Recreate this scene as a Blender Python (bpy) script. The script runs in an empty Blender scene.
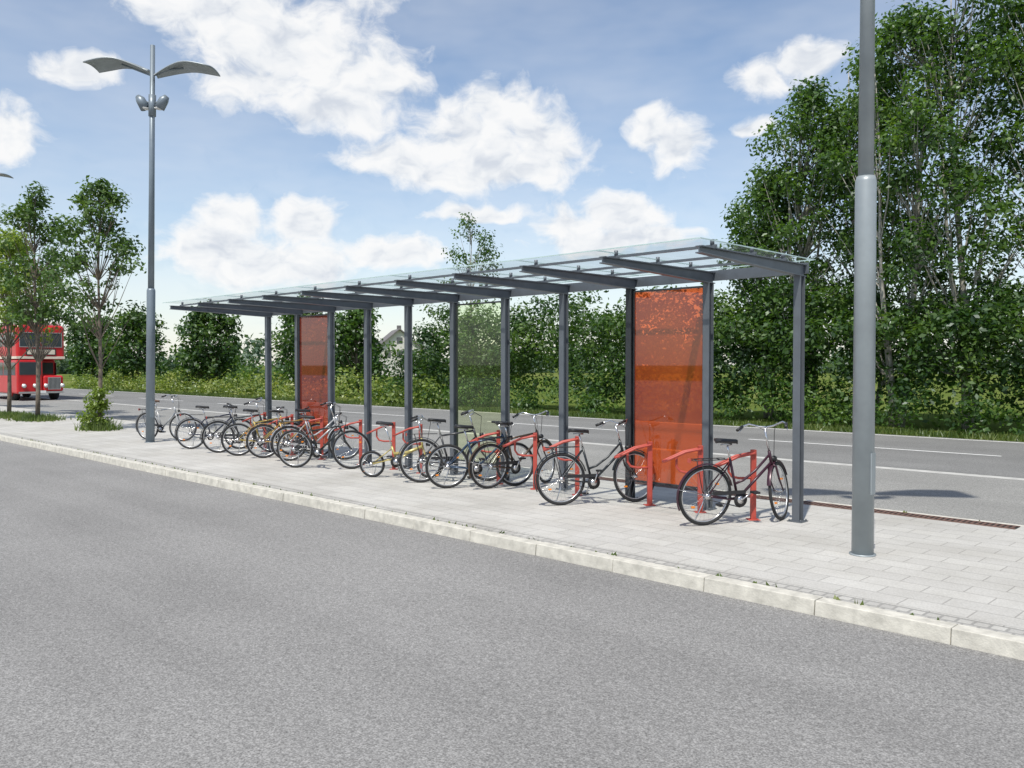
import bpy, math, random
import numpy as np
from mathutils import Vector, Matrix
random.seed(7)
sc=bpy.context.scene
COL=sc.collection
PZ=0.12   # pavement level

# ---------------------------------------------------------------- materials
def new_mat(name):
    m=bpy.data.materials.new(name); m.use_nodes=True
    nt=m.node_tree; nt.nodes.clear()
    out=nt.nodes.new('ShaderNodeOutputMaterial')
    return m,nt,out
def N(nt,t,**kw):
    n=nt.nodes.new(t)
    for k,v in kw.items(): setattr(n,k,v)
    return n
def L(nt,a,b): nt.links.new(a,b)
def c4(c): return (c[0],c[1],c[2],1.0)
def ramp(nt,fac,stops):
    r=nt.nodes.new('ShaderNodeValToRGB')
    el=r.color_ramp.elements
    while len(el)<len(stops): el.new(0.5)
    for e,(p,c) in zip(el,stops): e.position=p; e.color=c4(c)
    L(nt,fac,r.inputs[0]); return r.outputs[0]
def noise(nt,vec,scale,detail=4,rough=.55):
    n=N(nt,'ShaderNodeTexNoise'); n.inputs['Scale'].default_value=scale
    n.inputs['Detail'].default_value=detail; n.inputs['Roughness'].default_value=rough
    L(nt,vec,n.inputs['Vector']); return n.outputs['Fac']
def mixc(nt,fac,a,b,mode='MIX'):
    n=N(nt,'ShaderNodeMix',data_type='RGBA',blend_type=mode)
    if isinstance(fac,(int,float)): n.inputs[0].default_value=fac
    else: L(nt,fac,n.inputs[0])
    for i,x in ((6,a),(7,b)):
        if isinstance(x,tuple): n.inputs[i].default_value=c4(x)
        else: L(nt,x,n.inputs[i])
    return n.outputs[2]
def math_(nt,op,a,b=None,c=None,clamp=False):
    n=N(nt,'ShaderNodeMath',operation=op); n.use_clamp=clamp
    for i,x in enumerate((a,b,c)):
        if x is None: continue
        if isinstance(x,(int,float)): n.inputs[i].default_value=x
        else: L(nt,x,n.inputs[i])
    return n.outputs[0]
def paint(name,col,rough=.45,metal=0.0,var=.12,scale=6,bump=0.0,spec=.5):
    m,nt,out=new_mat(name)
    tc=N(nt,'ShaderNodeTexCoord').outputs['Object']
    f=noise(nt,tc,scale,3,.6)
    dk=tuple(c*(1-var) for c in col); lt=tuple(min(1,c*(1+var)) for c in col)
    cc=ramp(nt,f,[(.3,dk),(.7,lt)])
    b=N(nt,'ShaderNodeBsdfPrincipled'); L(nt,cc,b.inputs['Base Color'])
    b.inputs['Roughness'].default_value=rough; b.inputs['Metallic'].default_value=metal
    b.inputs['Specular IOR Level'].default_value=spec
    if bump:
        bp=N(nt,'ShaderNodeBump'); bp.inputs['Strength'].default_value=bump; bp.inputs['Distance'].default_value=.01
        L(nt,noise(nt,tc,scale*8,2),bp.inputs['Height']); L(nt,bp.outputs[0],b.inputs['Normal'])
    L(nt,b.outputs[0],out.inputs[0]); return m
def asphalt(name,base,patch=.12):
    m,nt,out=new_mat(name)
    tc=N(nt,'ShaderNodeTexCoord').outputs['Object']
    fine=noise(nt,tc,85,2,.7); mid=noise(nt,tc,26,2,.6); big=noise(nt,tc,.35,4,.6)
    mp=N(nt,'ShaderNodeMapping'); mp.inputs['Scale'].default_value=(.06,.9,1); L(nt,tc,mp.inputs[0])
    st=noise(nt,mp.outputs[0],1.0,4,.6)
    c=ramp(nt,fine,[(.28,tuple(x*.5 for x in base)),(.5,base),(.72,tuple(x*1.6 for x in base))])
    c=mixc(nt,.9,c,ramp(nt,mid,[(.25,(.78,.78,.78)),(.75,(1.18,1.18,1.18))]),'MULTIPLY')
    c=mixc(nt,1,c,ramp(nt,big,[(.3,(1-patch,)*3),(.7,(1+patch*.6,)*3)]),'MULTIPLY')
    c=mixc(nt,1,c,ramp(nt,st,[(.35,(1-patch*.7,)*3),(.65,(1.05,)*3)]),'MULTIPLY')
    b=N(nt,'ShaderNodeBsdfPrincipled'); L(nt,c,b.inputs['Base Color']); b.inputs['Roughness'].default_value=.9
    b.inputs['Specular IOR Level'].default_value=.2
    bp=N(nt,'ShaderNodeBump'); bp.inputs['Strength'].default_value=.5; bp.inputs['Distance'].default_value=.006
    L(nt,fine,bp.inputs['Height']); L(nt,bp.outputs[0],b.inputs['Normal'])
    L(nt,b.outputs[0],out.inputs[0]); return m
def pavers(name,bw,rh,c1,c2,mort,ms=.006,offset=.5):
    m,nt,out=new_mat(name)
    tc=N(nt,'ShaderNodeTexCoord').outputs['Object']
    br=N(nt,'ShaderNodeTexBrick'); br.offset=offset
    br.inputs['Scale'].default_value=1; br.inputs['Brick Width'].default_value=bw; br.inputs['Row Height'].default_value=rh
    br.inputs['Mortar Size'].default_value=ms; br.inputs['Mortar Smooth'].default_value=.3
    br.inputs['Color1'].default_value=c4(c1); br.inputs['Color2'].default_value=c4(c2); br.inputs['Mortar'].default_value=c4(mort)
    L(nt,tc,br.inputs['Vector'])
    c=mixc(nt,1,br.outputs['Color'],ramp(nt,noise(nt,tc,60,2,.7),[(.3,(.86,)*3),(.7,(1.1,)*3)]),'MULTIPLY')
    c=mixc(nt,1,c,ramp(nt,noise(nt,tc,.9,5,.65),[(.3,(.84,.83,.81)),(.65,(1.05,1.05,1.05))]),'MULTIPLY')
    b=N(nt,'ShaderNodeBsdfPrincipled'); L(nt,c,b.inputs['Base Color']); b.inputs['Roughness'].default_value=.85
    b.inputs['Specular IOR Level'].default_value=.3
    bp=N(nt,'ShaderNodeBump',invert=True); bp.inputs['Strength'].default_value=.5; bp.inputs['Distance'].default_value=.005
    L(nt,br.outputs['Fac'],bp.inputs['Height']); L(nt,bp.outputs[0],b.inputs['Normal'])
    L(nt,b.outputs[0],out.inputs[0]); return m
def leafmat(name,dark,mid,light,trans=.35):
    m,nt,out=new_mat(name)
    tc=N(nt,'ShaderNodeTexCoord').outputs['Object']
    g=N(nt,'ShaderNodeNewGeometry').outputs['Random Per Island']
    n1=noise(nt,tc,.55,2,.6)
    f=math_(nt,'ADD',math_(nt,'MULTIPLY',g,.45),math_(nt,'MULTIPLY_ADD',n1,1.7,-.58))
    c=ramp(nt,f,[(.1,dark),(.5,mid),(.95,light)])
    d=N(nt,'ShaderNodeBsdfDiffuse'); L(nt,c,d.inputs[0])
    t=N(nt,'ShaderNodeBsdfTranslucent'); L(nt,mixc(nt,1,c,(1.5,1.6,.6),'MULTIPLY'),t.inputs['Color'])
    mx=N(nt,'ShaderNodeMixShader'); mx.inputs[0].default_value=trans
    L(nt,d.outputs[0],mx.inputs[1]); L(nt,t.outputs[0],mx.inputs[2])
    gs=N(nt,'ShaderNodeBsdfGlossy'); gs.inputs['Roughness'].default_value=.45; gs.inputs[0].default_value=(.9,.95,1,1)
    m2=N(nt,'ShaderNodeMixShader'); m2.inputs[0].default_value=.035
    L(nt,mx.outputs[0],m2.inputs[1]); L(nt,gs.outputs[0],m2.inputs[2]); L(nt,m2.outputs[0],out.inputs[0]); return m
def glassmat(name,tint,diffuse_mix=.06,dcol=(.6,.65,.65),gloss=.9,trl=0.0,dcol2=None,nsc=1.6,nd=4,dv=.9):
    m,nt,out=new_mat(name)
    tc=N(nt,'ShaderNodeTexCoord').outputs['Object']
    tr=N(nt,'ShaderNodeBsdfTransparent'); tr.inputs[0].default_value=c4(tint)
    df=N(nt,'ShaderNodeBsdfDiffuse'); tl=N(nt,'ShaderNodeBsdfTranslucent')
    ns=noise(nt,tc,nsc,nd,.55)
    cc=ramp(nt,ns,[(.35,dcol),(.65,dcol2 or dcol)])
    L(nt,cc,df.inputs[0]); L(nt,cc,tl.inputs[0])
    m0=N(nt,'ShaderNodeMixShader'); m0.inputs[0].default_value=trl
    L(nt,df.outputs[0],m0.inputs[1]); L(nt,tl.outputs[0],m0.inputs[2])
    fac=math_(nt,'MULTIPLY_ADD',ns,diffuse_mix*dv,diffuse_mix*(1-.5*dv))
    m1=N(nt,'ShaderNodeMixShader'); L(nt,fac,m1.inputs[0]); L(nt,tr.outputs[0],m1.inputs[1]); L(nt,m0.outputs[0],m1.inputs[2])
    gl=N(nt,'ShaderNodeBsdfGlossy'); gl.inputs['Roughness'].default_value=.02; gl.inputs[0].default_value=(.95,.97,1,1)
    fr=N(nt,'ShaderNodeFresnel'); fr.inputs[0].default_value=1.5
    m2=N(nt,'ShaderNodeMixShader'); L(nt,math_(nt,'MULTIPLY',fr.outputs[0],gloss,clamp=True),m2.inputs[0])
    L(nt,m1.outputs[0],m2.inputs[1]); L(nt,gl.outputs[0],m2.inputs[2]); L(nt,m2.outputs[0],out.inputs[0]); return m

M={}
M['road']=asphalt('asphalt_light',(.246,.242,.235))
M['bay']=asphalt('asphalt_bay',(.27,.268,.255))
M['main']=asphalt('asphalt_main',(.205,.205,.20))
M['pave']=pavers('concrete_pavers',.5,.25,(.455,.445,.42),(.50,.49,.46),(.32,.31,.29),.006)
M['sett']=pavers('kerb_setts',.11,.11,(.38,.37,.35),(.48,.47,.44),(.29,.285,.27),.012)
M['kerb']=paint('kerb_granite',(.53,.51,.45),.85,0,.2,9,.3)
M['gutter']=paint('gutter_concrete',(.46,.455,.43),.9,0,.15,4,.3)
M['white']=paint('road_paint',(.78,.78,.76),.7,0,.12,9)
M['steel']=paint('steel_grey_paint',(.13,.145,.165),.4,.3,.1,5)
M['steel_d']=paint('steel_dark_paint',(.04,.045,.05),.4,.3,.15,5)
M['galv']=paint('galvanised_pole',(.31,.345,.36),.45,.25,.1,3)
M['polegrey']=paint('lamp_pole_paint',(.20,.24,.275),.42,.3,.1,3)
M['redtube']=paint('red_coat',(.44,.07,.05),.45,0,.16,8)
M['glass']=glassmat('roof_glass',(.96,.985,.985),.03,(.8,.84,.84),.22,.7)  # small pale diffuse share painted in as the roof's cloudy sheen
M['gedge']=paint('glass_edge',(.45,.58,.56),.2,0,.1,8)
M['ggreen']=glassmat('green_glass',(.92,.98,.72),.04,(.5,.6,.3),.8,.4)
M['gred']=glassmat('red_glass',(.95,.20,.05),.42,(.95,.155,.04),1.9,.5,(.60,.06,.025),.6,1,.6)
M['gred2']=glassmat('red_glass_dark',(.85,.17,.08),.40,(.55,.09,.05),1.5,.4,(.40,.055,.04),.6,1,.6)
M['tyre']=paint('tyre_rubber',(.02,.02,.021),.75,0,.2,20)
M['rim']=paint('rim_alloy',(.55,.56,.57),.3,.8,.08,20)
M['chrome']=paint('chrome',(.6,.6,.61),.22,.95,.05,20)
M['black']=paint('black_plastic',(.018,.018,.02),.5,0,.2,20)
M['brown']=paint('brown_leather',(.09,.045,.025),.55,0,.2,20)
M['bark']=paint('bark',(.16,.13,.10),.9,0,.35,9,.6)
M['barkl']=paint('bark_pale',(.34,.33,.29),.9,0,.35,7,.6)
M['amber']=paint('amber_reflector',(.8,.25,.02),.25,0,.05)
M['drain']=paint('drain_iron',(.17,.10,.08),.7,.3,.3,20)
M['slot_shade']=paint('drain_slot_shade',(.015,.013,.012),.9)  # near-black colour paints the shade between the drain bars
M['leaf_a']=leafmat('leaves_street_tree',(.03,.068,.016),(.07,.135,.028),(.14,.215,.05))
M['leaf_lime']=leafmat('leaves_lime',(.10,.15,.02),(.19,.27,.035),(.29,.36,.07))
M['leaf_b']=leafmat('leaves_alder',(.024,.062,.014),(.066,.137,.025),(.15,.24,.055),.4)
M['leaf_h']=leafmat('leaves_hedge',(.016,.047,.012),(.05,.11,.02),(.135,.215,.045),.4)
M['leaf_y']=leafmat('leaves_shrub_yellow',(.09,.14,.03),(.19,.26,.06),(.38,.39,.13))
M['leaf_far_haze']=leafmat('leaves_far_hazed',(.08,.13,.09),(.11,.17,.115),(.16,.22,.14))  # bluish distance haze is mixed into these leaf colours
M['grassb']=leafmat('grass_blades',(.05,.09,.02),(.10,.15,.03),(.2,.23,.07))

# ---------------------------------------------------------------- mesh builder
class MB:
    def __init__(s): s.v=[];s.f=[];s.m=[];s.sm=[]
    def add(s,vs,fs,mat=0,smooth=False):
        o=len(s.v); s.v+= [tuple(v) for v in vs]
        for f in fs: s.f.append(tuple(i+o for i in f)); s.m.append(mat); s.sm.append(smooth)
    def hexa(s,p,mat=0):
        s.add(p,[(3,2,1,0),(4,5,6,7),(0,1,5,4),(1,2,6,5),(2,3,7,6),(3,0,4,7)],mat)
    def box(s,x0,x1,y0,y1,z0,z1,mat=0):
        s.hexa([(x0,y0,z0),(x1,y0,z0),(x1,y1,z0),(x0,y1,z0),(x0,y0,z1),(x1,y0,z1),(x1,y1,z1),(x0,y1,z1)],mat)
    def tube(s,pts,rad,n=8,mat=0,closed=False,flat=1.0,caps=True):
        P=[Vector(p) for p in pts]; k=len(P)
        if isinstance(rad,(int,float)): rad=[rad]*k
        T=[]
        for i in range(k):
            if closed: t=P[(i+1)%k]-P[(i-1)%k]
            else: t=P[min(i+1,k-1)]-P[max(i-1,0)]
            T.append(t.normalized() if t.length>1e-9 else Vector((0,0,1)))
        up=Vector((0,1,0)) if abs(T[0].y)<.9 else Vector((1,0,0))
        u=(up-T[0]*up.dot(T[0])).normalized(); vs=[]
        for i in range(k):
            u=(u-T[i]*u.dot(T[i])); u=u.normalized() if u.length>1e-6 else T[i].orthogonal().normalized()
            w=T[i].cross(u)
            for j in range(n):
                a=2*math.pi*j/n
                vs.append(P[i]+u*(math.cos(a)*rad[i])+w*(math.sin(a)*rad[i]*flat))
        fs=[]
        for i in range(k if closed else k-1):
            for j in range(n):
                a=i*n+j;b=i*n+(j+1)%n;i2=(i+1)%k
                fs.append((a,b,i2*n+(j+1)%n,i2*n+j))
        if not closed and caps and n>3:
            fs.append(tuple(range(n-1,-1,-1))); fs.append(tuple((k-1)*n+j for j in range(n)))
        s.add(vs,fs,mat,True)
    def ring(s,c,R,r,mat=0,seg=40,n=8,flat=1.0):
        s.tube([(c[0]+R*math.cos(2*math.pi*i/seg),c[1],c[2]+R*math.sin(2*math.pi*i/seg)) for i in range(seg)],r,n,mat,True,flat)
    def xform(s,M4,start=0):
        for i in range(start,len(s.v)): s.v[i]=tuple(M4@Vector(s.v[i]))
    def obj(s,name,mats,parent=None,loc=(0,0,0),bevel=0,segs=2):
        me=bpy.data.meshes.new(name); me.from_pydata(s.v,[],s.f)
        for m in mats: me.materials.append(m)
        me.polygons.foreach_set('material_index',s.m); me.polygons.foreach_set('use_smooth',s.sm); me.update()
        ob=bpy.data.objects.new(name,me); COL.objects.link(ob); ob.location=loc
        if parent: ob.parent=parent
        if bevel:
            b=ob.modifiers.new('bevel','BEVEL'); b.width=bevel; b.segments=segs; b.limit_method='ANGLE'
        return ob
def empty(name,loc=(0,0,0),rot=(0,0,0)):
    e=bpy.data.objects.new(name,None); COL.objects.link(e); e.location=loc; e.rotation_euler=rot; e.empty_display_size=.3; return e
def sheet(name,x0,x1,y0,y1,z,mat):
    b=MB(); b.add([(x0,y0,z),(x1,y0,z),(x1,y1,z),(x0,y1,z)],[(0,1,2,3)]); return b.obj(name,[mat])

# ---------------------------------------------------------------- ground
m,nt,out=new_mat('meadow')
tc=N(nt,'ShaderNodeTexCoord').outputs['Object']
c=ramp(nt,noise(nt,tc,.05,4,.6),[(.3,(.08,.12,.03)),(.5,(.12,.16,.04)),(.7,(.20,.21,.08))])
c=mixc(nt,1,c,ramp(nt,noise(nt,tc,9,3,.7),[(.3,(.6,.6,.6)),(.7,(1.25,1.25,1.25))]),'MULTIPLY')
b=N(nt,'ShaderNodeBsdfDiffuse'); L(nt,c,b.inputs[0]); L(nt,b.outputs[0],out.inputs[0])
sheet('ground',-2500,2500,-2500,2500,-.03,m)
sheet('road',-900,400,-70,6.4,.004,M['road'])
sheet('bus_bay_road',-900,400,11.2,16.4,.004,M['bay'])
sheet('main_road',-900,400,16.7,24.6,.004,M['main'])
sheet('gutter_strip',-900,400,16.4,16.7,.006,M['gutter'])
mk=MB()
x=-11.4+10*4
while x>-260:
    mk.add([(x,20.36,.009),(x+6,20.36,.009),(x+6,20.48,.009),(x,20.48,.009)],[(0,1,2,3)]); x-=10
mk.add([(-900,24.2,.009),(400,24.2,.009),(400,24.32,.009),(-900,24.32,.009)],[(0,1,2,3)])
mk.obj('road_marking',[M['white']])
pv=MB()
pv.box(-900,400,6.72,11.05,-.02,PZ,0)
pv.obj('pavement',[M['pave']])
st=MB(); st.box(-900,400,6.56,6.717,-.02,PZ-.003,0); st.obj('pavement_sett_row',[M['sett']])
kb=MB()
x=-120.0
while x<60:
    o=random.uniform(-.004,.004); z=PZ+random.uniform(-.003,.004)
    kb.hexa([(x+.003,6.4+o,-.02),(x+.997,6.4+o,-.02),(x+.997,6.557,-.02),(x+.003,6.557,-.02),
             (x+.003,6.415+o,z),(x+.997,6.415+o,z),(x+.997,6.557,z),(x+.003,6.557,z)],0)
    kb.box(x+.004,x+.996,11.055,11.2,-.02,PZ-.01,0)
    x+=1.0
kb.box(-900,-120,6.4,6.557,-.02,PZ,0); kb.box(-900,-120,11.055,11.2,-.02,PZ-.01,0)
kb.obj('kerb',[M['kerb']],bevel=.006)
dr=MB()
dr.box(-9.5,-2.7,10.78,10.97,PZ-.01,PZ+.003,1)
x=-9.48
while x<-2.74:
    dr.box(x,x+.03,10.785,10.965,PZ,PZ+.009,0); x+=.06
dr.box(-9.5,-2.7,10.765,10.785,PZ-.01,PZ+.01,0); dr.box(-9.5,-2.7,10.965,10.985,PZ-.01,PZ+.01,0)
dr.obj('drain_grate',[M['drain'],M['slot_shade']])

# ---------------------------------------------------------------- bicycle shelter
SX0=-4.67; SP=1.225; SY=9.52; NP=11; FY=7.36; TOP=PZ+2.90
sh=empty('bicycle_shelter',(0,0,0))
po=MB()
for i in range(NP):
    X=SX0-i*SP
    mt=1 if i in(2,) else 0
    po.box(X-.045,X+.045,SY-.055,SY-.045,PZ,TOP,mt); po.box(X-.045,X+.045,SY+.045,SY+.055,PZ,TOP,mt)
    po.box(X-.006,X+.006,SY-.0448,SY+.0448,PZ,TOP,mt)
    po.box(X-.09,X+.09,SY-.09,SY+.09,PZ,PZ+.012,0)
    for a in(-.07,.07):
        for c_ in(-.07,.07): po.tube([(X+a,SY+c_,PZ+.01),(X+a,SY+c_,PZ+.03)],.009,6,0)
po.obj('posts',[M['steel'],M['steel_d']],sh)
bm=MB()
for i in range(NP):
    X=SX0-i*SP
    def seg(y0,y1,zl0,zl1,zu0,zu1,hw,mt=0):
        bm.hexa([(X-hw,y0,zl0),(X+hw,y0,zl0),(X+hw,y1,zl1),(X-hw,y1,zl1),(X-hw,y0,zu0),(X+hw,y0,zu0),(X+hw,y1,zu1),(X-hw,y1,zu1)],mt)
    zt=TOP+.14
    seg(FY,SY+.10,zt-.012,zt-.012,zt,zt,.04)
    seg(FY,SY+.10,zt-.075,zt-.15,zt-.064,zt-.138,.04)
    seg(FY+.002,SY+.098,zt-.0641,zt-.1381,zt-.0122,zt-.0122,.006)
bm.obj('cross_beams',[M['steel']],sh)
pu=MB()
XA=SX0+.05; XB=SX0-(NP-1)*SP-.1
zt=TOP+.14
for yy in (FY+.25,FY+1.05,FY+1.75):
    pu.box(XB,XA,yy-.013,yy+.013,zt+.002,zt+.03,0)
pu.box(XB,XA,SY+.1025,SY+.14,zt-.11,zt+.02,0)
for i in range(NP):
    for yy in (FY+.25,FY+1.05,FY+1.75): pu.tube([(SX0-i*SP,yy,zt+.03),(SX0-i*SP,yy,zt+.085)],.022,8,0)
pu.obj('purlins',[M['steel']],sh)
rg=MB(); ge=MB()
for i in range(NP-1):
    a=SX0-i*SP-.006; b_=SX0-(i+1)*SP+.006
    if i==0: a=SX0+.08
    if i==NP-2: b_=XB-.02
    z1=zt+.055; y0=FY-.1; y1=SY+.2
    rg.add([(b_,y0,z1),(a,y0,z1),(a,y1,z1),(b_,y1,z1)],[(0,1,2,3)])
    ge.box(b_,a,y0-.004,y0-.001,z1-.006,z1+.006,0); ge.box(b_,a,y1+.001,y1+.004,z1-.006,z1+.006,0)
    ge.box(a+.001,a+.004,y0,y1,z1-.006,z1+.006,0)
rg.obj('glass_roof',[M['glass']],sh); ge.obj('glass_roof_edges',[M['gedge']],sh)
def panel(i,mat,nm):
    X1=SX0-i*SP-.06; X2=SX0-(i+1)*SP+.06; zb=PZ+.27
    g=MB(); g.add([(X2+.013,SY,zb),(X1-.013,SY,zb),(X1-.013,SY,TOP-.06),(X2+.013,SY,TOP-.06)],[(0,1,2,3)]); g.obj(nm,[mat],sh)
    f=MB()
    for xx in (X1-.012,X2): f.box(xx,xx+.012,SY-.018,SY+.018,zb-.02,TOP-.04,0)
    f.box(X2+.0125,X1-.0125,SY-.018,SY+.018,zb-.025,zb-.002,0); f.box(X2+.0125,X1-.0125,SY-.018,SY+.018,TOP-.058,TOP-.035,0)
    f.obj(nm+'_frame',[M['steel_d']],sh)
panel(1,M['gred'],'red_glass_panel'); panel(4,M['ggreen'],'green_glass_panel'); panel(8,M['gred2'],'red_glass_panel_b')

# ---------------------------------------------------------------- red stands
def stand(X,Y=9.2,rz=-20):
    b=MB()
    b.box(-.03,.03,-.03,.03,0,.84,0)
    b.box(-.07,.07,-.07,.07,0,.01,0)
    w=.05
    pts=[(-w,.0,.80),(-w,-.2,.76),(-w,-.42,.66)]
    pts+= [(w*math.cos(a)*-1,-.42-w*math.sin(a),.66-.02*math.sin(a)) for a in (math.pi*k/6 for k in range(1,6))]
    pts+= [(w,-.42,.66),(w,-.2,.76),(w,.0,.80)]
    b.tube(pts,.017,8,0); b.tube([(-w,0,.80),(w,0,.80)],.017,8,0)
    b.tube([(0,-.03,.50),(0,-.18,.50),(0,-.26,.52),(0,-.30,.58),(0,-.30,.70)],.016,8,0)
    ob=b.obj('bicycle_stand',[M['redtube']],None,(X,Y,PZ),bevel=.006)
    ob.rotation_euler=(0,0,math.radians(rz)); return ob
for x in (-5.1,-5.83,-6.6,-7.85,-8.67,-9.45,-11.35,-12.1,-13.1,-14.4,-15.5,-16.6): stand(x,9.25,random.uniform(-48,-28))

# ---------------------------------------------------------------- bicycles
def bicycle(rear,head,col,kind='city',steer=0,lean=3,R=.34,saddle='black',guards=True,rack=True,hb=None):
    e=empty('bicycle',(rear[0],rear[1],PZ),(math.radians(lean),0,math.radians(head)))
    fm=paint('bicycle_frame_paint',col,.3,.2,.06,10)
    WB=1.06 if kind!='fold' else .98
    def arc(cx,R2,a0,a1,w,mt,b,n=18):
        pr=[]
        for i in range(n+1):
            a=math.radians(a0+(a1-a0)*i/n); pr.append((cx+R2*math.cos(a),R+R2*math.sin(a)))
        vs=[];fs=[]
        for (px,pz) in pr:
            nx,nz=(px-cx)/R2,(pz-R)/R2
            vs+=[(px-nx*.008,-w,pz-nz*.008),(px+nx*.004,0,pz+nz*.004),(px-nx*.008,w,pz-nz*.008)]
        for i in range(n): 
            o=i*3; fs+=[(o,o+1,o+4,o+3),(o+1,o+2,o+5,o+4)]
        b.add(vs,fs,mt,True)
    def wheel(b,cx):
        c=(cx,0,R)
        b.ring(c,R-.019,.019,0,44,8); b.ring(c,R-.045,.010,1,44,6,.9)
        b.tube([(cx,-.045,R),(cx,.045,R)],.02,8,2); b.tube([(cx,-.07,R),(cx,.07,R)],.007,6,2)
        for k in range(28):
            a=2*math.pi*k/28; a2=a+(.35 if k%4<2 else -.35); sy=.03 if k%2 else -.03
            b.tube([(cx+.02*math.cos(a2),sy,R+.02*math.sin(a2)),(cx+(R-.05)*math.cos(a),0,R+(R-.05)*math.sin(a))],.0013,3,2,caps=False)
        for k in range(2):
            a=k*math.pi+.7; b.box(cx+.2*math.cos(a)-.02,cx+.2*math.cos(a)+.02,-.012,.012,R+.2*math.sin(a)-.01,R+.2*math.sin(a)+.01,3)
    wm=[M['tyre'],M['rim'],M['chrome'],M['amber']]
    rw=MB(); wheel(rw,0); rw.obj('rear_wheel',wm,e)
    f=MB(); BB=Vector((.44,0,.29)); ST=Vector((.31,0,.76)); HT=Vector((.84,0,.84)); HB=Vector((.885,0,.68))
    if kind=='mtb': HT.z=.80; HB.z=.68; ST.z=.70
    if kind=='fold': BB=Vector((.42,0,.27)); ST=Vector((.34,0,.52)); HT=Vector((.84,0,.66)); HB=Vector((.86,0,.5))
    f.tube([BB,ST],.016,8); f.tube([HT,HB],.019,8)
    HD=HB+(HT-HB)*.15
    if kind in('city','mtb'): 
        f.tube([BB,HD],.018,8); f.tube([ST-Vector((0,0,.03)),HT-Vector((0,0,.035))],.015,8)
    elif kind=='lady':
        f.tube([BB,HD],.017,8)
        A=HB+(HT-HB)*.75; Bq=BB+(ST-BB)*.38
        f.tube([A,A+(Bq-A)*.4+Vector((0,0,-.05)),A+(Bq-A)*.75+Vector((0,0,-.045)),Bq],.015,8)
    else:
        f.tube([BB+(ST-BB)*.5,(.6,0,.42),HD],.028,8); f.tube([BB,(.6,0,.40)],.018,8)
    for sy in(-1,1):
        f.tube([(0,sy*.06,R),(ST.x-.005,sy*.018,ST.z-.04)],.008,6); f.tube([(0,sy*.06,R),(.3,sy*.045,.3),(BB.x,sy*.02,BB.z)],.010,6)
    f.tube([(BB.x,-.045,BB.z),(BB.x,.045,BB.z)],.022,8)
    if guards:
        arc(0,R+.022,15,205,.024,0,f)
        for sy in(-1,1): f.tube([(0,sy*.06,R),((R+.02)*math.cos(2.9),sy*.02,R+(R+.02)*math.sin(2.9))],.0028,4,1)
    f.obj('frame',[fm,M['chrome']],e)
    d=MB(); y=-.058
    d.tube([(BB.x,y-.003,BB.z),(BB.x,y+.003,BB.z)],.088,24,0)
    d.tube([(BB.x,y-.008,BB.z),(BB.x,y-.004,BB.z)],.045,16,1)
    d.tube([(0,y-.01,R),(0,y+.01,R)],.035,12,1)
    d.tube([(0,y,R+.035),(BB.x,y,BB.z+.088)],.005,4,0); d.tube([(0,y,R-.035),(BB.x,y,BB.z-.088)],.005,4,0)
    ca=math.radians(random.choice([-20,35,70,200]))
    for sgn,yy in((1,-.075),(-1,.075)):
        px,pz=BB.x+sgn*.17*math.cos(ca),BB.z+sgn*.17*math.sin(ca)
        d.tube([(BB.x,yy,BB.z),(px,yy*1.15,pz)],.009,6,1)
        y1=yy*1.2; y2=yy*1.2+(-.09 if yy<0 else .09)
        d.box(px-.04,px+.04,min(y1,y2),max(y1,y2),pz-.012,pz+.012,0)
    if kind in('city','lady'):
        d.box(.06,BB.x+.06,y-.014,y-.009,BB.z+.07,BB.z+.115,0)
    d.tube([(.05,.07,R-.03),(-.02,.16,.02),(-.03,.17,.006)],.008,6,1)
    d.obj('drivetrain',[M['black'],M['chrome']],e)
    sd=MB(); SH=.98 if kind!='mtb' else .93
    if kind=='fold': SH=.9
    ax=(ST-BB).normalized(); SPt=BB+ax*((SH-.05-BB.z)/ax.z)
    sd.tube([ST,SPt],.0125,8,1)
    prof=[(-.15,.02,0),(-.13,.085,.008),(-.06,.088,.004),(.0,.06,-.002),(.06,.032,-.006),(.12,.02,-.01),(.14,.006,-.02)]
    vs=[];n=10
    for (px,w,dz) in prof:
        for j in range(n):
            a=2*math.pi*j/n; vs.append((SPt.x+px,w*math.cos(a),SH+dz+.028*math.sin(a)*(1 if math.sin(a)<0 else .8)))
    fs=[(i*n+j,i*n+(j+1)%n,(i+1)*n+(j+1)%n,(i+1)*n+j) for i in range(len(prof)-1) for j in range(n)]
    fs+=[tuple(range(n-1,-1,-1)),tuple((len(prof)-1)*n+j for j in range(n))]
    sd.add(vs,fs,0,True)
    sd.tube([(SPt.x-.08,0,SH-.045),(SPt.x+.06,0,SH-.045)],.012,6,1)
    sd.obj('saddle',[M[saddle],M['chrome']],e)
    if rack:
        r=MB(); z=R+.42
        for sy in(-.055,.055): r.tube([(.26,sy*.4,z+.0),(.2,sy,z),(-.2,sy,z),(-.22,0,z)],.006,6,0); r.tube([(0,sy,R+.02),(-.1,sy,z)],.005,6,0)
        for xx in(-.15,-.05,.05,.15): r.tube([(xx,-.055,z),(xx,.055,z)],.005,6,0)
        r.box(-.235,-.22,-.03,.03,z-.03,z+.015,1); r.obj('rear_rack',[M['black'],M['redtube']],e)
    g=MB(); wheel(g,WB)
    mats=wm+[fm,M['black'],M['white']]
    Q=HB+(HB-HT).normalized()*.03
    for sy in(-1,1): g.tube([(Q.x,sy*.0,Q.z+.03),(Q.x+.01,sy*.045,Q.z),(Q.x+.05,sy*.055,(Q.z+R)/2),(WB,sy*.055,R)],[.014,.014,.012,.008],8,4)
    up=(HT-HB).normalized(); HZ=hb if hb else (1.08 if kind in('city','lady') else .97)
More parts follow.
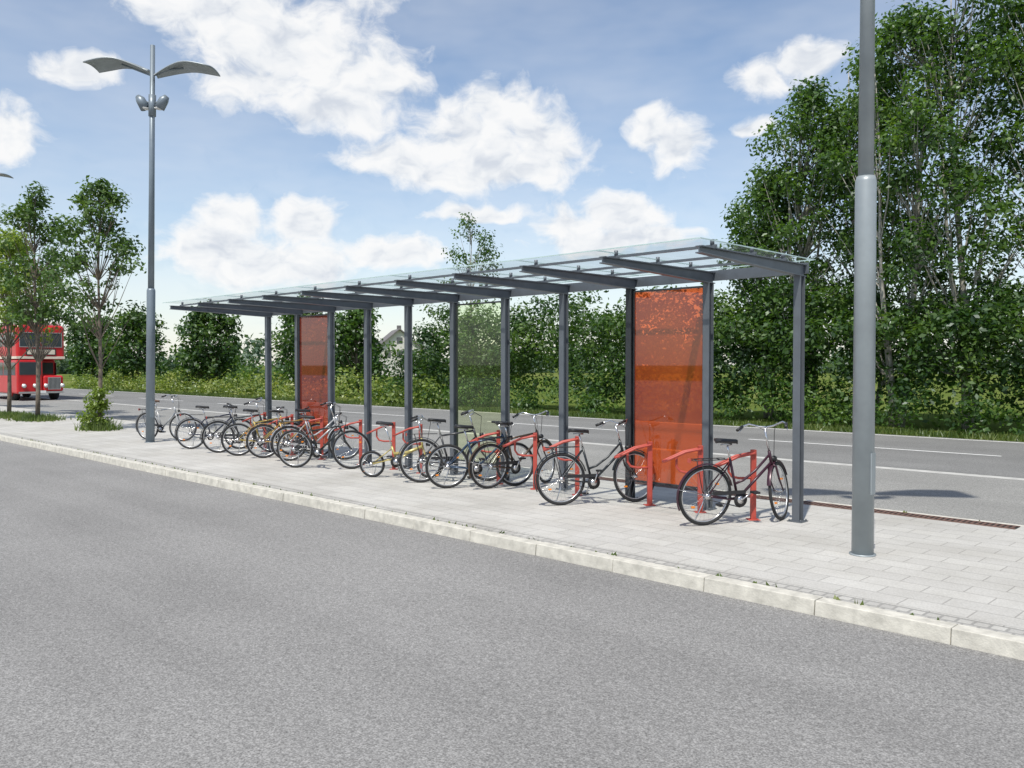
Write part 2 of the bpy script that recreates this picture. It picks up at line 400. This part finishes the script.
    top=HT+up*((HZ-.03-HT.z)/up.z); g.tube([HT,top],.0125,8,2)
    fx=top+Vector((.07,0,.03)); g.tube([top,fx],.014,8,2)
    if kind=='mtb': hbp=[(-.02,.29,.01),(-.005,.12,.01),(0,.0,0),(-.005,-.12,.01),(-.02,-.29,.01)]
    else: hbp=[(-.17,.28,.0),(-.09,.26,.03),(-.02,.2,.05),(.0,.08,.01),(0,0,0),(0,-.08,.01),(-.02,-.2,.05),(-.09,-.26,.03),(-.17,-.28,.0)]
    g.tube([fx+Vector(p) for p in hbp],.0115,8,2 if kind!='mtb' else 5)
    for sg in(1,-1):
        if kind=='mtb': a=fx+Vector((-.012,sg*.19,.01)); b2=fx+Vector((-.024,sg*.31,.01))
        else: a=fx+Vector((-.09,sg*.26,.03)); b2=fx+Vector((-.2,sg*.286,-.008))
        g.tube([a,b2],.018,8,5); g.tube([a+Vector((.03,0,-.01)),b2+Vector((.04,0,-.035))],.005,5,2)
        g.tube([fx+Vector((-.02,sg*.12,.03)),fx+Vector((.12,sg*.05,-.05)),HB+Vector((.06,sg*.01,.02))],.0035,4,5)
    if guards:
        arc(WB,R+.022,25,165,.024,4,g)
        g.tube([(WB,.06,R),(WB+(R+.02)*math.cos(.5),.02,R+(R+.02)*math.sin(.5))],.0028,4,2)
    g.tube([(HB.x+.05,0,HB.z+.06),(HB.x+.12,0,HB.z+.06)],[.025,.036],10,5); g.tube([(HB.x+.12,0,HB.z+.06),(HB.x+.125,0,HB.z+.06)],.033,10,6)
    if steer:
        T=Matrix.Translation(HB)@Matrix.Rotation(math.radians(steer),4,up)@Matrix.Translation(-HB); g.xform(T)
    g.obj('front_wheel_and_handlebar',mats,e)
    return e
bicycle((-5.32,8.52),64,(.05,.018,.03),'lady',38,4,.35,hb=1.12)
bicycle((-7.42,8.42),60,(.025,.03,.035),'lady',12,-3,.345,hb=1.06)
bicycle((-9.66,8.38),60,(.03,.06,.11),'mtb',14,3,.335,rack=False,guards=False)
bicycle((-10.42,8.5),56,(.06,.06,.065),'city',-10,-4,.345)
bicycle((-9.2,8.8),78,(.07,.045,.03),'city',30,3,.34)
bicycle((-11.5,8.35),36,(.46,.38,.14),'fold',15,3,.22,rack=False,guards=False)
bicycle((-13.55,8.15),36,(.025,.03,.03),'mtb',30,4,.345,rack=False,guards=False)
bicycle((-14.6,8.65),56,(.42,.42,.43),'lady',15,3,.34)
bicycle((-15.4,8.55),62,(.40,.24,.06),'mtb',-12,-3,.335,rack=False)
bicycle((-16.15,8.4),56,(.32,.24,.06),'mtb',18,3,.335,rack=False,guards=False)
bicycle((-17.0,8.4),52,(.04,.045,.05),'city',-16,4,.34)
bicycle((-18.2,8.35),46,(.03,.035,.06),'mtb',10,-2,.335,saddle='black')
bicycle((-21.15,8.62),25,(.42,.43,.44),'city',20,3,.34,saddle='brown')

# ---------------------------------------------------------------- lamps
def lamp(X,Y=8.35,mat='polegrey',lean=0):
    e=empty('street_lamp',(X,Y,PZ),(-lean*.7,lean*.7,0))
    p=MB()
    p.tube([(0,0,0),(0,0,3.62),(0,0,3.67)],[.102,.098,.085],20,0)
    p.tube([(0,0,3.66),(0,0,9.42)],[.072,.055],16,0)
    p.tube([(0,0,0),(0,0,.012)],.125,20,0)
    p.box(.0,.1012,-.045,.045,.6,1.0,0)
    p.obj('pole',[M[mat]],e)
    d=Vector((.75,.66,0)); w=Vector((-.66,.75,0))
    for sgn in(1,-1):
        vs=[];n=12;k=6
        for i in range(n+1):
            u=i/n; r=.08+1.42*u; z=8.80+.24*math.sin(min(1,u*1.5)*math.pi*.5)-.16*max(0,u-.5)**1.5*2-.05*sgn
            hw=.07+.32*math.sin(min(1.0,.05+u*.95)*math.pi*.64)
            for j in range(k+1):
                q=-1+2*j/k; pt=d*(sgn*r)+w*(hw*q); vs.append((pt.x,pt.y,z-.05*q*q))
        m0=len(vs); vs+=[(a,b_,c_-.03) for a,b_,c_ in vs]
        fs=[]
        for i in range(n):
            for j in range(k):
                a=i*(k+1)+j; q=(a,a+1,a+k+2,a+k+1); fs.append(q); fs.append(tuple(m0+t for t in reversed(q)))
        for i in range(n):
            for j in (0,k): a=i*(k+1)+j; b2=a+k+1; fs.append((a,b2,b2+m0,a+m0))
        for j in range(k):
            for i in (0,n): a=i*(k+1)+j; fs.append((a,a+1,a+1+m0,a+m0))
        wb=MB(); wb.add(vs,fs,0,True); wb.obj('wing_reflector',[M['galv']],e)
        ab=MB(); q=d*(sgn*.75); ab.tube([(0,0,8.7),(q.x*.5,q.y*.5,8.84),(q.x,q.y,8.93-.05*sgn)],.022,8,0)
        q=d*(sgn*.17); q2=d*(sgn*.36)
        ab.tube([(0,0,8.05),(q.x,q.y,8.1)],.02,8,0)
        ab.tube([(q.x,q.y,7.94),(q2.x*.8,q2.y*.8,8.14),(q2.x,q2.y,8.22)],[.12,.11,.06],14,0)
        ab.tube([(q.x,q.y,7.92),(q.x,q.y,7.939)],[.10,.115],14,1)
        ab.obj('arm_and_floodlight',[M[mat],M['white']],e)
    b=MB(); b.tube([(0,0,7.75),(0,0,8.25)],.085,14,0); b.obj('collar',[M[mat]],e)
lamp(-3.4,8.3,'galv'); lamp(-20.5,8.4,lean=.016); lamp(-36.6,8.4)

# ---------------------------------------------------------------- foliage
def leafmesh(name,P,Nn,size,rng,mat,parent=None,loc=(0,0,0),asp=.55):
    n=len(P); R=rng.normal(size=(n,3))
    nn=Nn/np.linalg.norm(Nn,axis=1,keepdims=True)
    a=np.cross(nn,R); a/=np.linalg.norm(a,axis=1,keepdims=True)+1e-9; b=np.cross(nn,a)
    s=(size*(.6+.8*rng.random(n)))[:,None]
    V=np.empty((n,4,3)); V[:,0]=P+a*s; V[:,1]=P+b*s*asp; V[:,2]=P-a*s; V[:,3]=P-b*s*asp
    V[:,1]+=nn*s*.15; V[:,3]+=nn*s*.15
    me=bpy.data.meshes.new(name); me.vertices.add(n*4); me.vertices.foreach_set('co',V.reshape(-1).astype(np.float32))
    me.loops.add(n*4); me.loops.foreach_set('vertex_index',np.arange(n*4,dtype=np.int32))
    me.polygons.add(n); me.polygons.foreach_set('loop_start',np.arange(0,n*4,4,dtype=np.int32))
    try: me.polygons.foreach_set('loop_total',np.full(n,4,dtype=np.int32))
    except Exception: pass
    me.materials.append(mat); me.update(calc_edges=True); me.validate()
    ob=bpy.data.objects.new(name,me); COL.objects.link(ob); ob.location=loc
    if parent: ob.parent=parent
    return ob
def clump_leaves(C,Rr,dens,rng,flat=.8,shell=.42):
    cnt=np.maximum(8,(dens*Rr**2)).astype(int); idx=np.repeat(np.arange(len(C)),cnt); n=len(idx)
    D=rng.normal(size=(n,3)); D/=np.linalg.norm(D,axis=1,keepdims=True)
    r=Rr[idx]*rng.random(n)**shell*(.8+.55*rng.random(n))
    P=C[idx]+D*r[:,None]*np.array([1,1,flat])
    Nn=D*.6+np.array([0,0,.55])+rng.normal(size=(n,3))*.5
    return P,Nn
def tree(name,base,H,z0,R,ncl,dens,leaf,mat,tr=.08,seed=1,stems=1,bark='bark',crad=(.25,.5),top=.35,z=PZ,low=.6):
    rng=np.random.default_rng(seed); rnd=random.Random(seed)
    e=empty(name,(base[0],base[1],z))
    C=[];
    t=MB(); paths=[]
    for s in range(stems):
        a=rnd.uniform(0,6.28); sp=R*.45 if stems>1 else .1
        hx,hy=math.cos(a)*sp,math.sin(a)*sp; hh=H*(1 if s==0 else rnd.uniform(.72,.97))
        b0=(math.cos(a)*.15*(stems>1),math.sin(a)*.15*(stems>1))
        pts=[]
        for k in range(9):
            u=k/8; w=.05*H*.1*math.sin(u*7+s)
            pts.append(Vector((b0[0]+(hx-b0[0])*u+w*(u>0),b0[1]+(hy-b0[1])*u+w*.7*(u>0),hh*.97*u)))
        r0=tr*(1 if s==0 else rnd.uniform(.6,.9))
        t.tube(pts,[r0*(1-.88*k/8) for k in range(9)],8,0); paths.append(pts)
    for i in range(ncl):
        u=rng.random()**.9; zz=z0+(H-z0)*u
        pr=(low+(1-low)*math.sin(min(1,u/.45)*math.pi/2)) if u<.45 else (1-(1-top)*((u-.45)/.55)**1.4)
        if u>.9: pr*= (1-u)/.1*.7+.3
        a=rng.random()*6.283; rr=R*pr*rng.random()**.4*(1+.2*math.sin(3*a+seed+u*9))
        c=Vector((rr*math.cos(a),rr*math.sin(a),zz))
        P=min(paths,key=lambda p:(p[min(8,int(8*zz/H))]-c).length)
        k=max(1,min(7,int(8*max(.1,(zz-rr*.9-.2)/H)))); o=P[k]
        if o.z>c.z: o=P[max(0,k-1)]
        mid=o.lerp(c,.5)+Vector((rnd.uniform(-.1,.1),rnd.uniform(-.1,.1),-.08*rr))
        c=c+Vector((o.x*.3,o.y*.3,0)); C.append(c)
        t.tube([o,mid,c],[tr*.28*(1-.5*u),tr*.16,tr*.05],5,0,caps=False)
    t.obj('trunk_and_limbs',[M[bark]],e)
    C=np.array([tuple(c) for c in C]); Rr=rng.uniform(crad[0],crad[1],len(C))
    P,Nn=clump_leaves(C,Rr,dens,rng)
    leafmesh('foliage',P,Nn,leaf,rng,M[mat],e)
    return e
tree('street_tree',(-25.5,9.0),7.0,3.0,1.2,80,520,.064,'leaf_a',.07,3,crad=(.22,.42),top=.25)
tree('street_tree',(-31.5,9.15),7.7,3.2,1.35,85,460,.072,'leaf_a',.08,11,crad=(.24,.45),top=.25)
tree('street_tree',(-35.3,9.3),6.7,2.9,1.8,90,420,.08,'leaf_lime',.08,15,crad=(.3,.55),top=.3)
tree('street_tree',(-44,9.1),7.0,3.0,1.8,60,300,.1,'leaf_lime',.08,19,crad=(.3,.55),top=.3)
big=[(-15.6,29.5,8.8,1.5,2),(-14.0,29.2,11.8,2.0,3),(-12.2,30.3,12.6,2.1,2),(-10.6,28.4,13.2,2.3,3),(-8.5,28.8,14.2,2.5,3),(-6.2,29.0,15,2.6,3),(-3.8,28.6,14,2.7,3),(-.8,29,14.5,3,3),(2.5,29,14,3,3)]
for k,(X,Y,H,R,s) in enumerate(big):
    off=X>-5
    tree('alder_tree',(X,Y),H,2.0,R,70 if off else 115,200 if off else 330,.12 if off else .085,'leaf_b',.13,40+k,stems=s,bark='barkl',crad=(.35,.78),top=.4,z=-.02,low=.7)
tree('poplar_tree',(-31.8,29.2),9.4,3.0,1.5,60,200,.082,'leaf_b',.08,71,bark='barkl',crad=(.3,.6),top=.55,z=-.02)
tree('roadside_tree',(-72,28.5),6.3,1.2,2.3,70,110,.17,'leaf_h',.14,72,crad=(.6,1.0),top=.45,z=-.02)
tree('roadside_tree',(-58.6,28.2),5.9,1.0,2.1,70,120,.16,'leaf_h',.14,73,crad=(.6,1.0),top=.45,z=-.02)
tree('roadside_tree',(-48.2,30),6.0,.9,2.0,75,130,.14,'leaf_h',.14,74,crad=(.6,1.0),top=.5,z=-.02)
tree('roadside_tree',(-45,31.5),5.4,.9,1.7,60,130,.14,'leaf_b',.14,75,crad=(.6,1.0),top=.5,z=-.02)
tree('roadside_tree',(-88,31),6.5,1.2,2.6,60,90,.2,'leaf_h',.14,76,crad=(.7,1.1),top=.5,z=-.02)

def mass(name,fn,n,rad,dens,leaf,mat,seed,flat=.8):
    rng=np.random.default_rng(seed); C=[];
    for i in range(n): C.append(fn(rng))
    C=np.array(C); Rr=rng.uniform(rad[0],rad[1],n); P,Nn=clump_leaves(C,Rr,dens,rng,flat)
    P[:,2]=np.maximum(P[:,2],.0)
    return leafmesh(name,P,Nn,leaf,rng,M[mat])
def hh(X):
    b=5.0 if X>-28 else (4.9-.7*min(1,(-28-X)/7))
    return b+.45*math.sin(X*.9)+.35*math.sin(X*2.3+1)+.2*math.sin(X*4.1)
def hedge(rng):
    X=rng.uniform(-34.6,6); Y=rng.uniform(26.4,29.5); h=hh(X)
    if X<-33: h*=.75
    if X>-17: h=min(h,4.6)
    z=rng.random()**.75*(h-.6)+.3
    if Y<27.3: z=min(z,h*.7)
    return (X,Y,z)
mass('hedge',hedge,900,(.45,.85),190,.092,'leaf_h',5)
def fringe(rng):
    X=rng.uniform(-36,6); return (X,rng.uniform(25.6,26.5),rng.uniform(.1,.9+.35*math.sin(X*1.3)))
mass('undergrowth',fringe,240,(.3,.55),190,.075,'leaf_b',6)
def yel(rng):
    X=rng.uniform(-80,-30.5); return (X,rng.uniform(25.5,28.5 if X<-35 else 26.2),rng.random()*(1.1+.4*math.sin(X*.6)+.25*math.sin(X*1.9)))
mass('shrubs',yel,440,(.35,.65),105,.10,'leaf_y',8)
def dk(rng):
    X=rng.uniform(-95,-35); k=.55 if X>-45 else 1
    return (X,rng.uniform(31,35),rng.random()*k*(1.9+.8*math.sin(X*.35)+.3*math.sin(X*1.3)))
mass('bushes',dk,330,(.5,1.0),65,.15,'leaf_b',9)
def far(rng):
    a=math.radians(rng.uniform(-50,50)+44.7); D=rng.uniform(205,240)
    h=6.0+1.6*math.sin(a*31)+1.2*math.sin(a*73)+.8*math.sin(a*140)
    return (-math.sin(a)*D,math.cos(a)*D,rng.random()*h)
mass('distant_trees',far,620,(1.6,3.0),7.5,.75,'leaf_far_haze',10)
def grass(name,fn,n,h,seed):
    rng=np.random.default_rng(seed); P=np.array([fn(rng) for i in range(n)])
    a=rng.random(n)*6.283; hv=h*(.5+rng.random(n)); w=.012+.012*rng.random(n)
    dx=np.cos(a)*w; dy=np.sin(a)*w; tx=rng.normal(size=n)*hv*.35; ty=rng.normal(size=n)*hv*.35
    V=np.empty((n,3,3)); V[:,0]=P-np.stack([dx,dy,0*dx],1); V[:,1]=P+np.stack([dx,dy,0*dx],1); V[:,2]=P+np.stack([tx,ty,hv],1)
    me=bpy.data.meshes.new(name); me.from_pydata(V.reshape(-1,3).tolist(),[],[(3*i,3*i+1,3*i+2) for i in range(n)])
    me.materials.append(M['grassb']); ob=bpy.data.objects.new(name,me); COL.objects.link(ob)
grass('grass',lambda r:(r.uniform(-75,4),24.75+r.random()**1.3*1.4,-.02),20000,.15,21)
def tuft(cx,cy,rx,ry): return lambda r:(cx+r.normal()*rx,cy+r.normal()*ry,PZ)
grass('grass_tuft',tuft(-31.5,9.1,.5,.3),1300,.16,22)
grass('grass_tuft',tuft(-34.5,9.0,.9,.35),1800,.14,23)
grass('grass_tuft',tuft(-25.5,9.0,.28,.2),900,.22,24)
def joint(r):
    return (r.uniform(-24,-2),[6.56,6.56,11.05][int(r.integers(0,3))]+r.normal()*.012,PZ-.004)
grass('joint_weeds',joint,200,.03,25)
rng=np.random.default_rng(31)
C=np.array([(-25.4+rng.normal()*.16,8.95+rng.normal()*.14,PZ+.08+rng.random()**1.3*1.05) for i in range(34)])
P,Nn=clump_leaves(C,rng.uniform(.1,.2,34),2600,rng); P[:,2]=np.maximum(P[:,2],PZ+.005)
wd=leafmesh('weed_plant',P,Nn,.045,rng,M['leaf_lime'])

# ---------------------------------------------------------------- bus
M['busred']=paint('bus_red',(.52,.018,.022),.28,0,.08,2)
M['cream']=paint('bus_cream',(.70,.62,.50),.4,0,.06,3)
M['wglass']=paint('bus_window_glass',(.05,.06,.07),.06,.0,.2,1,spec=1.0)
M['silver']=paint('bus_silver',(.5,.5,.5),.3,.7,.08,6)
M['roofw']=paint('bus_roof_pale',(.60,.50,.48),.4,0,.1,2)
bus=empty('double_decker_bus',(-51.6,15.25,.005))
W=1.22
b=MB(); b.box(-8.4,-1.75,-W,W,.38,2.26,0); b.obj('lower_body',[M['busred']],bus,bevel=.08,segs=3)
b=MB(); b.box(-1.75,-.12,-W,.08,.38,2.26,0); b.obj('driver_cab',[M['busred']],bus,bevel=.1,segs=3)
b=MB(); b.box(-1.75,-.05,.0825,W-.1,.48,1.38,0); b.obj('bonnet',[M['busred']],bus,bevel=.12,segs=3)
b=MB(); b.box(-8.35,-.15,-W,W,2.263,4.16,0); b.obj('upper_deck',[M['busred']],bus,bevel=.16,segs=4)
b=MB(); b.box(-8.15,-.38,-W+.12,W-.12,4.1,4.36,0); b.obj('roof',[M['roofw']],bus,bevel=.12,segs=4)
b=MB(); b.box(-8.36,-.14,-W-.006,W+.006,2.30,2.44,0); b.obj('cream_band',[M['cream']],bus,bevel=.004)
g=MB(); fr=MB()
def win(x0,x1,y0,y1,z0,z1):
    g.box(x0,x1,y0,y1,z0,z1,0)
for k in range(7):
    x0=-8.1+k*1.1
    for sy in(-1,1):
        y0,y1=(W-.01,W+.012) if sy>0 else (-W-.012,-W+.01)
        win(x0,x0+1.0,y0,y1,3.0,3.75)
        if k<6: win(x0,x0+1.0,y0,y1,1.38,2.1)
        yy0,yy1=(y1-.002,y1+.008) if sy>0 else (y0-.008,y0+.002)
        fr.box(x0-.01,x0+1.01,yy0,yy1,3.46,3.49,0)
win(-1.45,-.4,-W-.012,-W+.01,1.4,2.1)
for y0,y1 in((-1.05,-.04),(.04,1.05)): 
    win(-.16,-.135,y0,y1,2.98,3.72)
win(-.13,-.105,-1.1,-.02,1.42,2.12)
win(-1.76,-1.735,.15,1.1,1.45,2.1)
g.obj('windows',[M['wglass']],bus,bevel=.01)
for y0 in (-1.08,-.02,1.05): fr.box(-.14,-.125,y0,y0+.03,2.95,3.75,0)
fr.box(-.14,-.12,-1.08,1.08,2.94,2.975,0); fr.box(-.14,-.12,-1.08,1.08,3.725,3.76,0)
fr.obj('window_frames',[M['silver']],bus)
d=MB()
d.box(-.15,-.12,-.75,.75,2.5,2.86,0); d.box(-.12,-.112,-.7,.1,2.55,2.81,1); d.box(-.12,-.112,.15,.7,2.55,2.81,1)
d.obj('destination_box',[M['black'],M['cream']],bus)
d=MB(); d.box(-.05,-.02,.3,.95,.6,1.28,0)
for k in range(9): d.box(-.02,-.012,.34+k*.065,.37+k*.065,.64,1.24,1)
d.obj('radiator_grille',[M['silver'],M['black']],bus,bevel=.01)
d=MB()
for y in(-.9,-.35,.2,1.04): d.tube([(-.1,y,.82),(-.0,y,.82)],[.11,.12],14,0); d.tube([(-.0,y,.82),(.01,y,.82)],.10,14,1)
d.box(-.1,-.03,-1.15,1.1,.40,.50,0); d.box(-.03,-.02,-.3,.2,.42,.55,1)
d.obj('headlights_and_bumper',[M['silver'],M['white']],bus)
d=MB()
for x in(-1.35,-6.4):
    for y in(-1.0,1.0):
        d.tube([(x,y-.15,.5),(x,y+.15,.5)],.5,24,0); s=1 if y>0 else -1
        d.tube([(x,y+s*.15,.5),(x,y+s*.235,.5)],[.3,.26],16,1); d.tube([(x,y+s*.235,.5),(x,y+s*.26,.5)],.1,10,2)
d.obj('wheels',[M['tyre'],M['busred'],M['silver']],bus)

# ---------------------------------------------------------------- house
M['wall']=paint('render_white',(.62,.60,.56),.9,0,.06,.5)
M['roof_t']=paint('roof_tiles_grey',(.16,.15,.15),.85,0,.2,1.5)
h=empty('white_house',(-121,93,0),(0,0,math.radians(-30)))
b=MB(); b.box(-5,5,-3.6,3.6,0,5,0); b.add([(5,-3.6,5),(5,3.6,5),(5,0,8)],[(0,1,2)]); b.add([(-5,-3.6,5),(-5,3.6,5),(-5,0,8)],[(2,1,0)]); b.obj('walls',[M['wall']],h)
b=MB()
for s in(-1,1): b.hexa([(-5.5,s*4.3,4.45),(5.5,s*4.3,4.45),(5.5,0,8.03),(-5.5,0,8.03),(-5.5,s*4.3,4.65),(5.5,s*4.3,4.65),(5.5,0,8.25),(-5.5,0,8.25)],0)
b.obj('roof',[M['roof_t']],h)
b=MB()
for y in(-2,0,2): b.box(4.98,5.03,y-.5,y+.5,3.2,4.5,0)
b.box(4.98,5.03,-.5,.5,5.6,6.7,0)
for x in(-3.5,-1,1.5,3.7): b.box(x-.5,x+.5,-3.63,-3.58,3.1,4.4,0)
b.obj('windows',[M['wglass']],h)
b=MB(); b.box(-1.5,-.8,.4,1.1,6.8,9,0); b.obj('chimney',[M['roof_t']],h)

# ---------------------------------------------------------------- world
w=bpy.data.worlds.new('World'); sc.world=w; w.use_nodes=True; nt=w.node_tree; nt.nodes.clear()
SUN=Vector((.37,-.93,0)).normalized(); EL=math.radians(60)
def vm(nt,op,a,b=None,out=0):
    n=N(nt,'ShaderNodeVectorMath',operation=op)
    for i,x in enumerate((a,b)):
        if x is None: continue
        if isinstance(x,tuple): n.inputs[i].default_value=x
        else: L(nt,x,n.inputs[i])
    return n.outputs[out]
tc=N(nt,'ShaderNodeTexCoord').outputs['Generated']
sx=N(nt,'ShaderNodeSeparateXYZ'); L(nt,tc,sx.inputs[0])
az=math_(nt,'MULTIPLY',math_(nt,'ARCTAN2',sx.outputs[0],sx.outputs[1]),57.2958)
az=math_(nt,'ADD',az,44.7)
el=math_(nt,'MULTIPLY',math_(nt,'ARCSINE',sx.outputs[2]),57.2958)
cb=N(nt,'ShaderNodeCombineXYZ'); L(nt,az,cb.inputs[0]); L(nt,el,cb.inputs[1])
Pv=cb.outputs[0]
nz=N(nt,'ShaderNodeTexNoise'); nz.inputs['Scale'].default_value=.3; nz.inputs['Detail'].default_value=2; L(nt,Pv,nz.inputs['Vector'])
Pw=vm(nt,'ADD',Pv,vm(nt,'MULTIPLY',vm(nt,'SUBTRACT',nz.outputs['Color'],(.5,.5,.5)),(3.4,2.2,0)))
blobs=[(-21.5,21.6,2.6,1.5),(-18.3,20.6,4.2,2.2),(-14,20,4.2,2.7),(-10,18,3.5,2.4),(-16.5,17.4,3.6,1.5),(-11.5,15.9,3.4,1.1),(-9.5,23.6,2.6,1.6),
(-7.5,13.4,3.5,1.2),(-2.8,14.4,3.8,2.6),(-.9,16.6,2.3,1.6),(2.3,14.2,2.8,2.3),(-2,12.6,6,1.1),
(9.4,15.3,1.3,1.2),(11.2,14,2,1.5),(16.5,17.6,1.6,1.1),(19.0,18.5,1.6,.9),(15.5,15,1.1,.5),
(-18,9.8,1.8,1.3),(-19.3,7.2,3.5,1.8),(-13.8,9.3,2.1,1.6),(-15.8,6.4,5.2,1.7),(-8.3,7.6,3.5,1.2),
(3.9,9.4,2.1,1.2),(7.4,9.9,2.5,1.4),(7,8.2,5,.9),(-30.8,13.1,2.2,1.6),(-26.6,17.2,2,.7),(-2.2,10.2,3.4,.6),
(80,20,14,6),(150,22,14,6),(-70,18,12,5),(-130,20,14,6)]
acc=None
for (a,e_,ra,re) in blobs:
    d=vm(nt,'MULTIPLY',vm(nt,'SUBTRACT',Pw,(a,e_,0)),(1/(ra*1.33),1/(re*1.33),0))
    ln=vm(nt,'LENGTH',d,None,1)
    acc=ln if acc is None else math_(nt,'SMOOTH_MIN',acc,ln,.25)
acc=math_(nt,'MAXIMUM',math_(nt,'SUBTRACT',1.0,acc),-.75)
mpn=vm(nt,'MULTIPLY',Pw,(.8,1.15,1))
f1=noise(nt,mpn,.42,7,.6)
f2=noise(nt,vm(nt,'ADD',mpn,(-.25,.9,0)),.42,3,.55)
val=math_(nt,'ADD',acc,math_(nt,'MULTIPLY_ADD',f1,1.7,-.85))
mr=N(nt,'ShaderNodeMapRange',interpolation_type='SMOOTHSTEP'); L(nt,val,mr.inputs[0])
mr.inputs[1].default_value=-.22; mr.inputs[2].default_value=.55
shd=math_(nt,'SUBTRACT',f2,f1)
sh2=math_(nt,'ADD',math_(nt,'MULTIPLY',shd,2.4),math_(nt,'MULTIPLY_ADD',val,.38,.25),clamp=True)
shr=ramp(nt,sh2,[(.25,(1,1,1)),(.55,(.91,.93,.955)),(.95,(.70,.745,.82))])
sky=N(nt,'ShaderNodeTexSky',sky_type='NISHITA'); sky.sun_disc=False; sky.sun_elevation=EL; sky.sun_rotation=math.atan2(SUN.x,SUN.y)
sky.altitude=100; sky.air_density=1.0; sky.dust_density=.6; sky.ozone_density=1.3
bg1=N(nt,'ShaderNodeBackground'); bg1.inputs[1].default_value=.15; L(nt,sky.outputs[0],bg1.inputs[0])
bg2=N(nt,'ShaderNodeBackground'); bg2.inputs[1].default_value=.97; L(nt,shr,bg2.inputs[0])
veil=noise(nt,vm(nt,'MULTIPLY',Pv,(.6,1.8,1)),.09,4,.6)
vf=math_(nt,'MULTIPLY_ADD',veil,.7,-.20,clamp=True)
hz=N(nt,'ShaderNodeMapRange'); L(nt,el,hz.inputs[0]); hz.inputs[1].default_value=16; hz.inputs[2].default_value=0; hz.inputs[3].default_value=0; hz.inputs[4].default_value=.34
vf=math_(nt,'ADD',vf,hz.outputs[0],clamp=True)
mk_=math_(nt,'MAXIMUM',math_(nt,'MULTIPLY',mr.outputs[0],.97),vf)
ms=N(nt,'ShaderNodeMixShader'); L(nt,mk_,ms.inputs[0]); L(nt,bg1.outputs[0],ms.inputs[1]); L(nt,bg2.outputs[0],ms.inputs[2])
wo=N(nt,'ShaderNodeOutputWorld'); L(nt,ms.outputs[0],wo.inputs[0])
w.cycles.sampling_method='MANUAL'; w.cycles.sample_map_resolution=256

sl=bpy.data.lights.new('sun','SUN'); sl.energy=4.5; sl.angle=math.radians(.9); sl.color=(1,.95,.86)
so=bpy.data.objects.new('sun',sl); COL.objects.link(so); so.location=(0,0,30)
dirv=-(SUN*math.cos(EL)+Vector((0,0,math.sin(EL)))); so.rotation_euler=dirv.to_track_quat('-Z','Y').to_euler()

cam=bpy.data.cameras.new('camera'); cam.lens=30; cam.sensor_width=36; cam.clip_end=6000; cam.clip_start=.05
co=bpy.data.objects.new('camera',cam); COL.objects.link(co); co.location=(0,0,1.97)
co.rotation_euler=(math.radians(90-1.28),0,math.radians(44.7)); sc.camera=co
sc.view_settings.view_transform='Standard'; sc.view_settings.look='None'; sc.view_settings.exposure=0
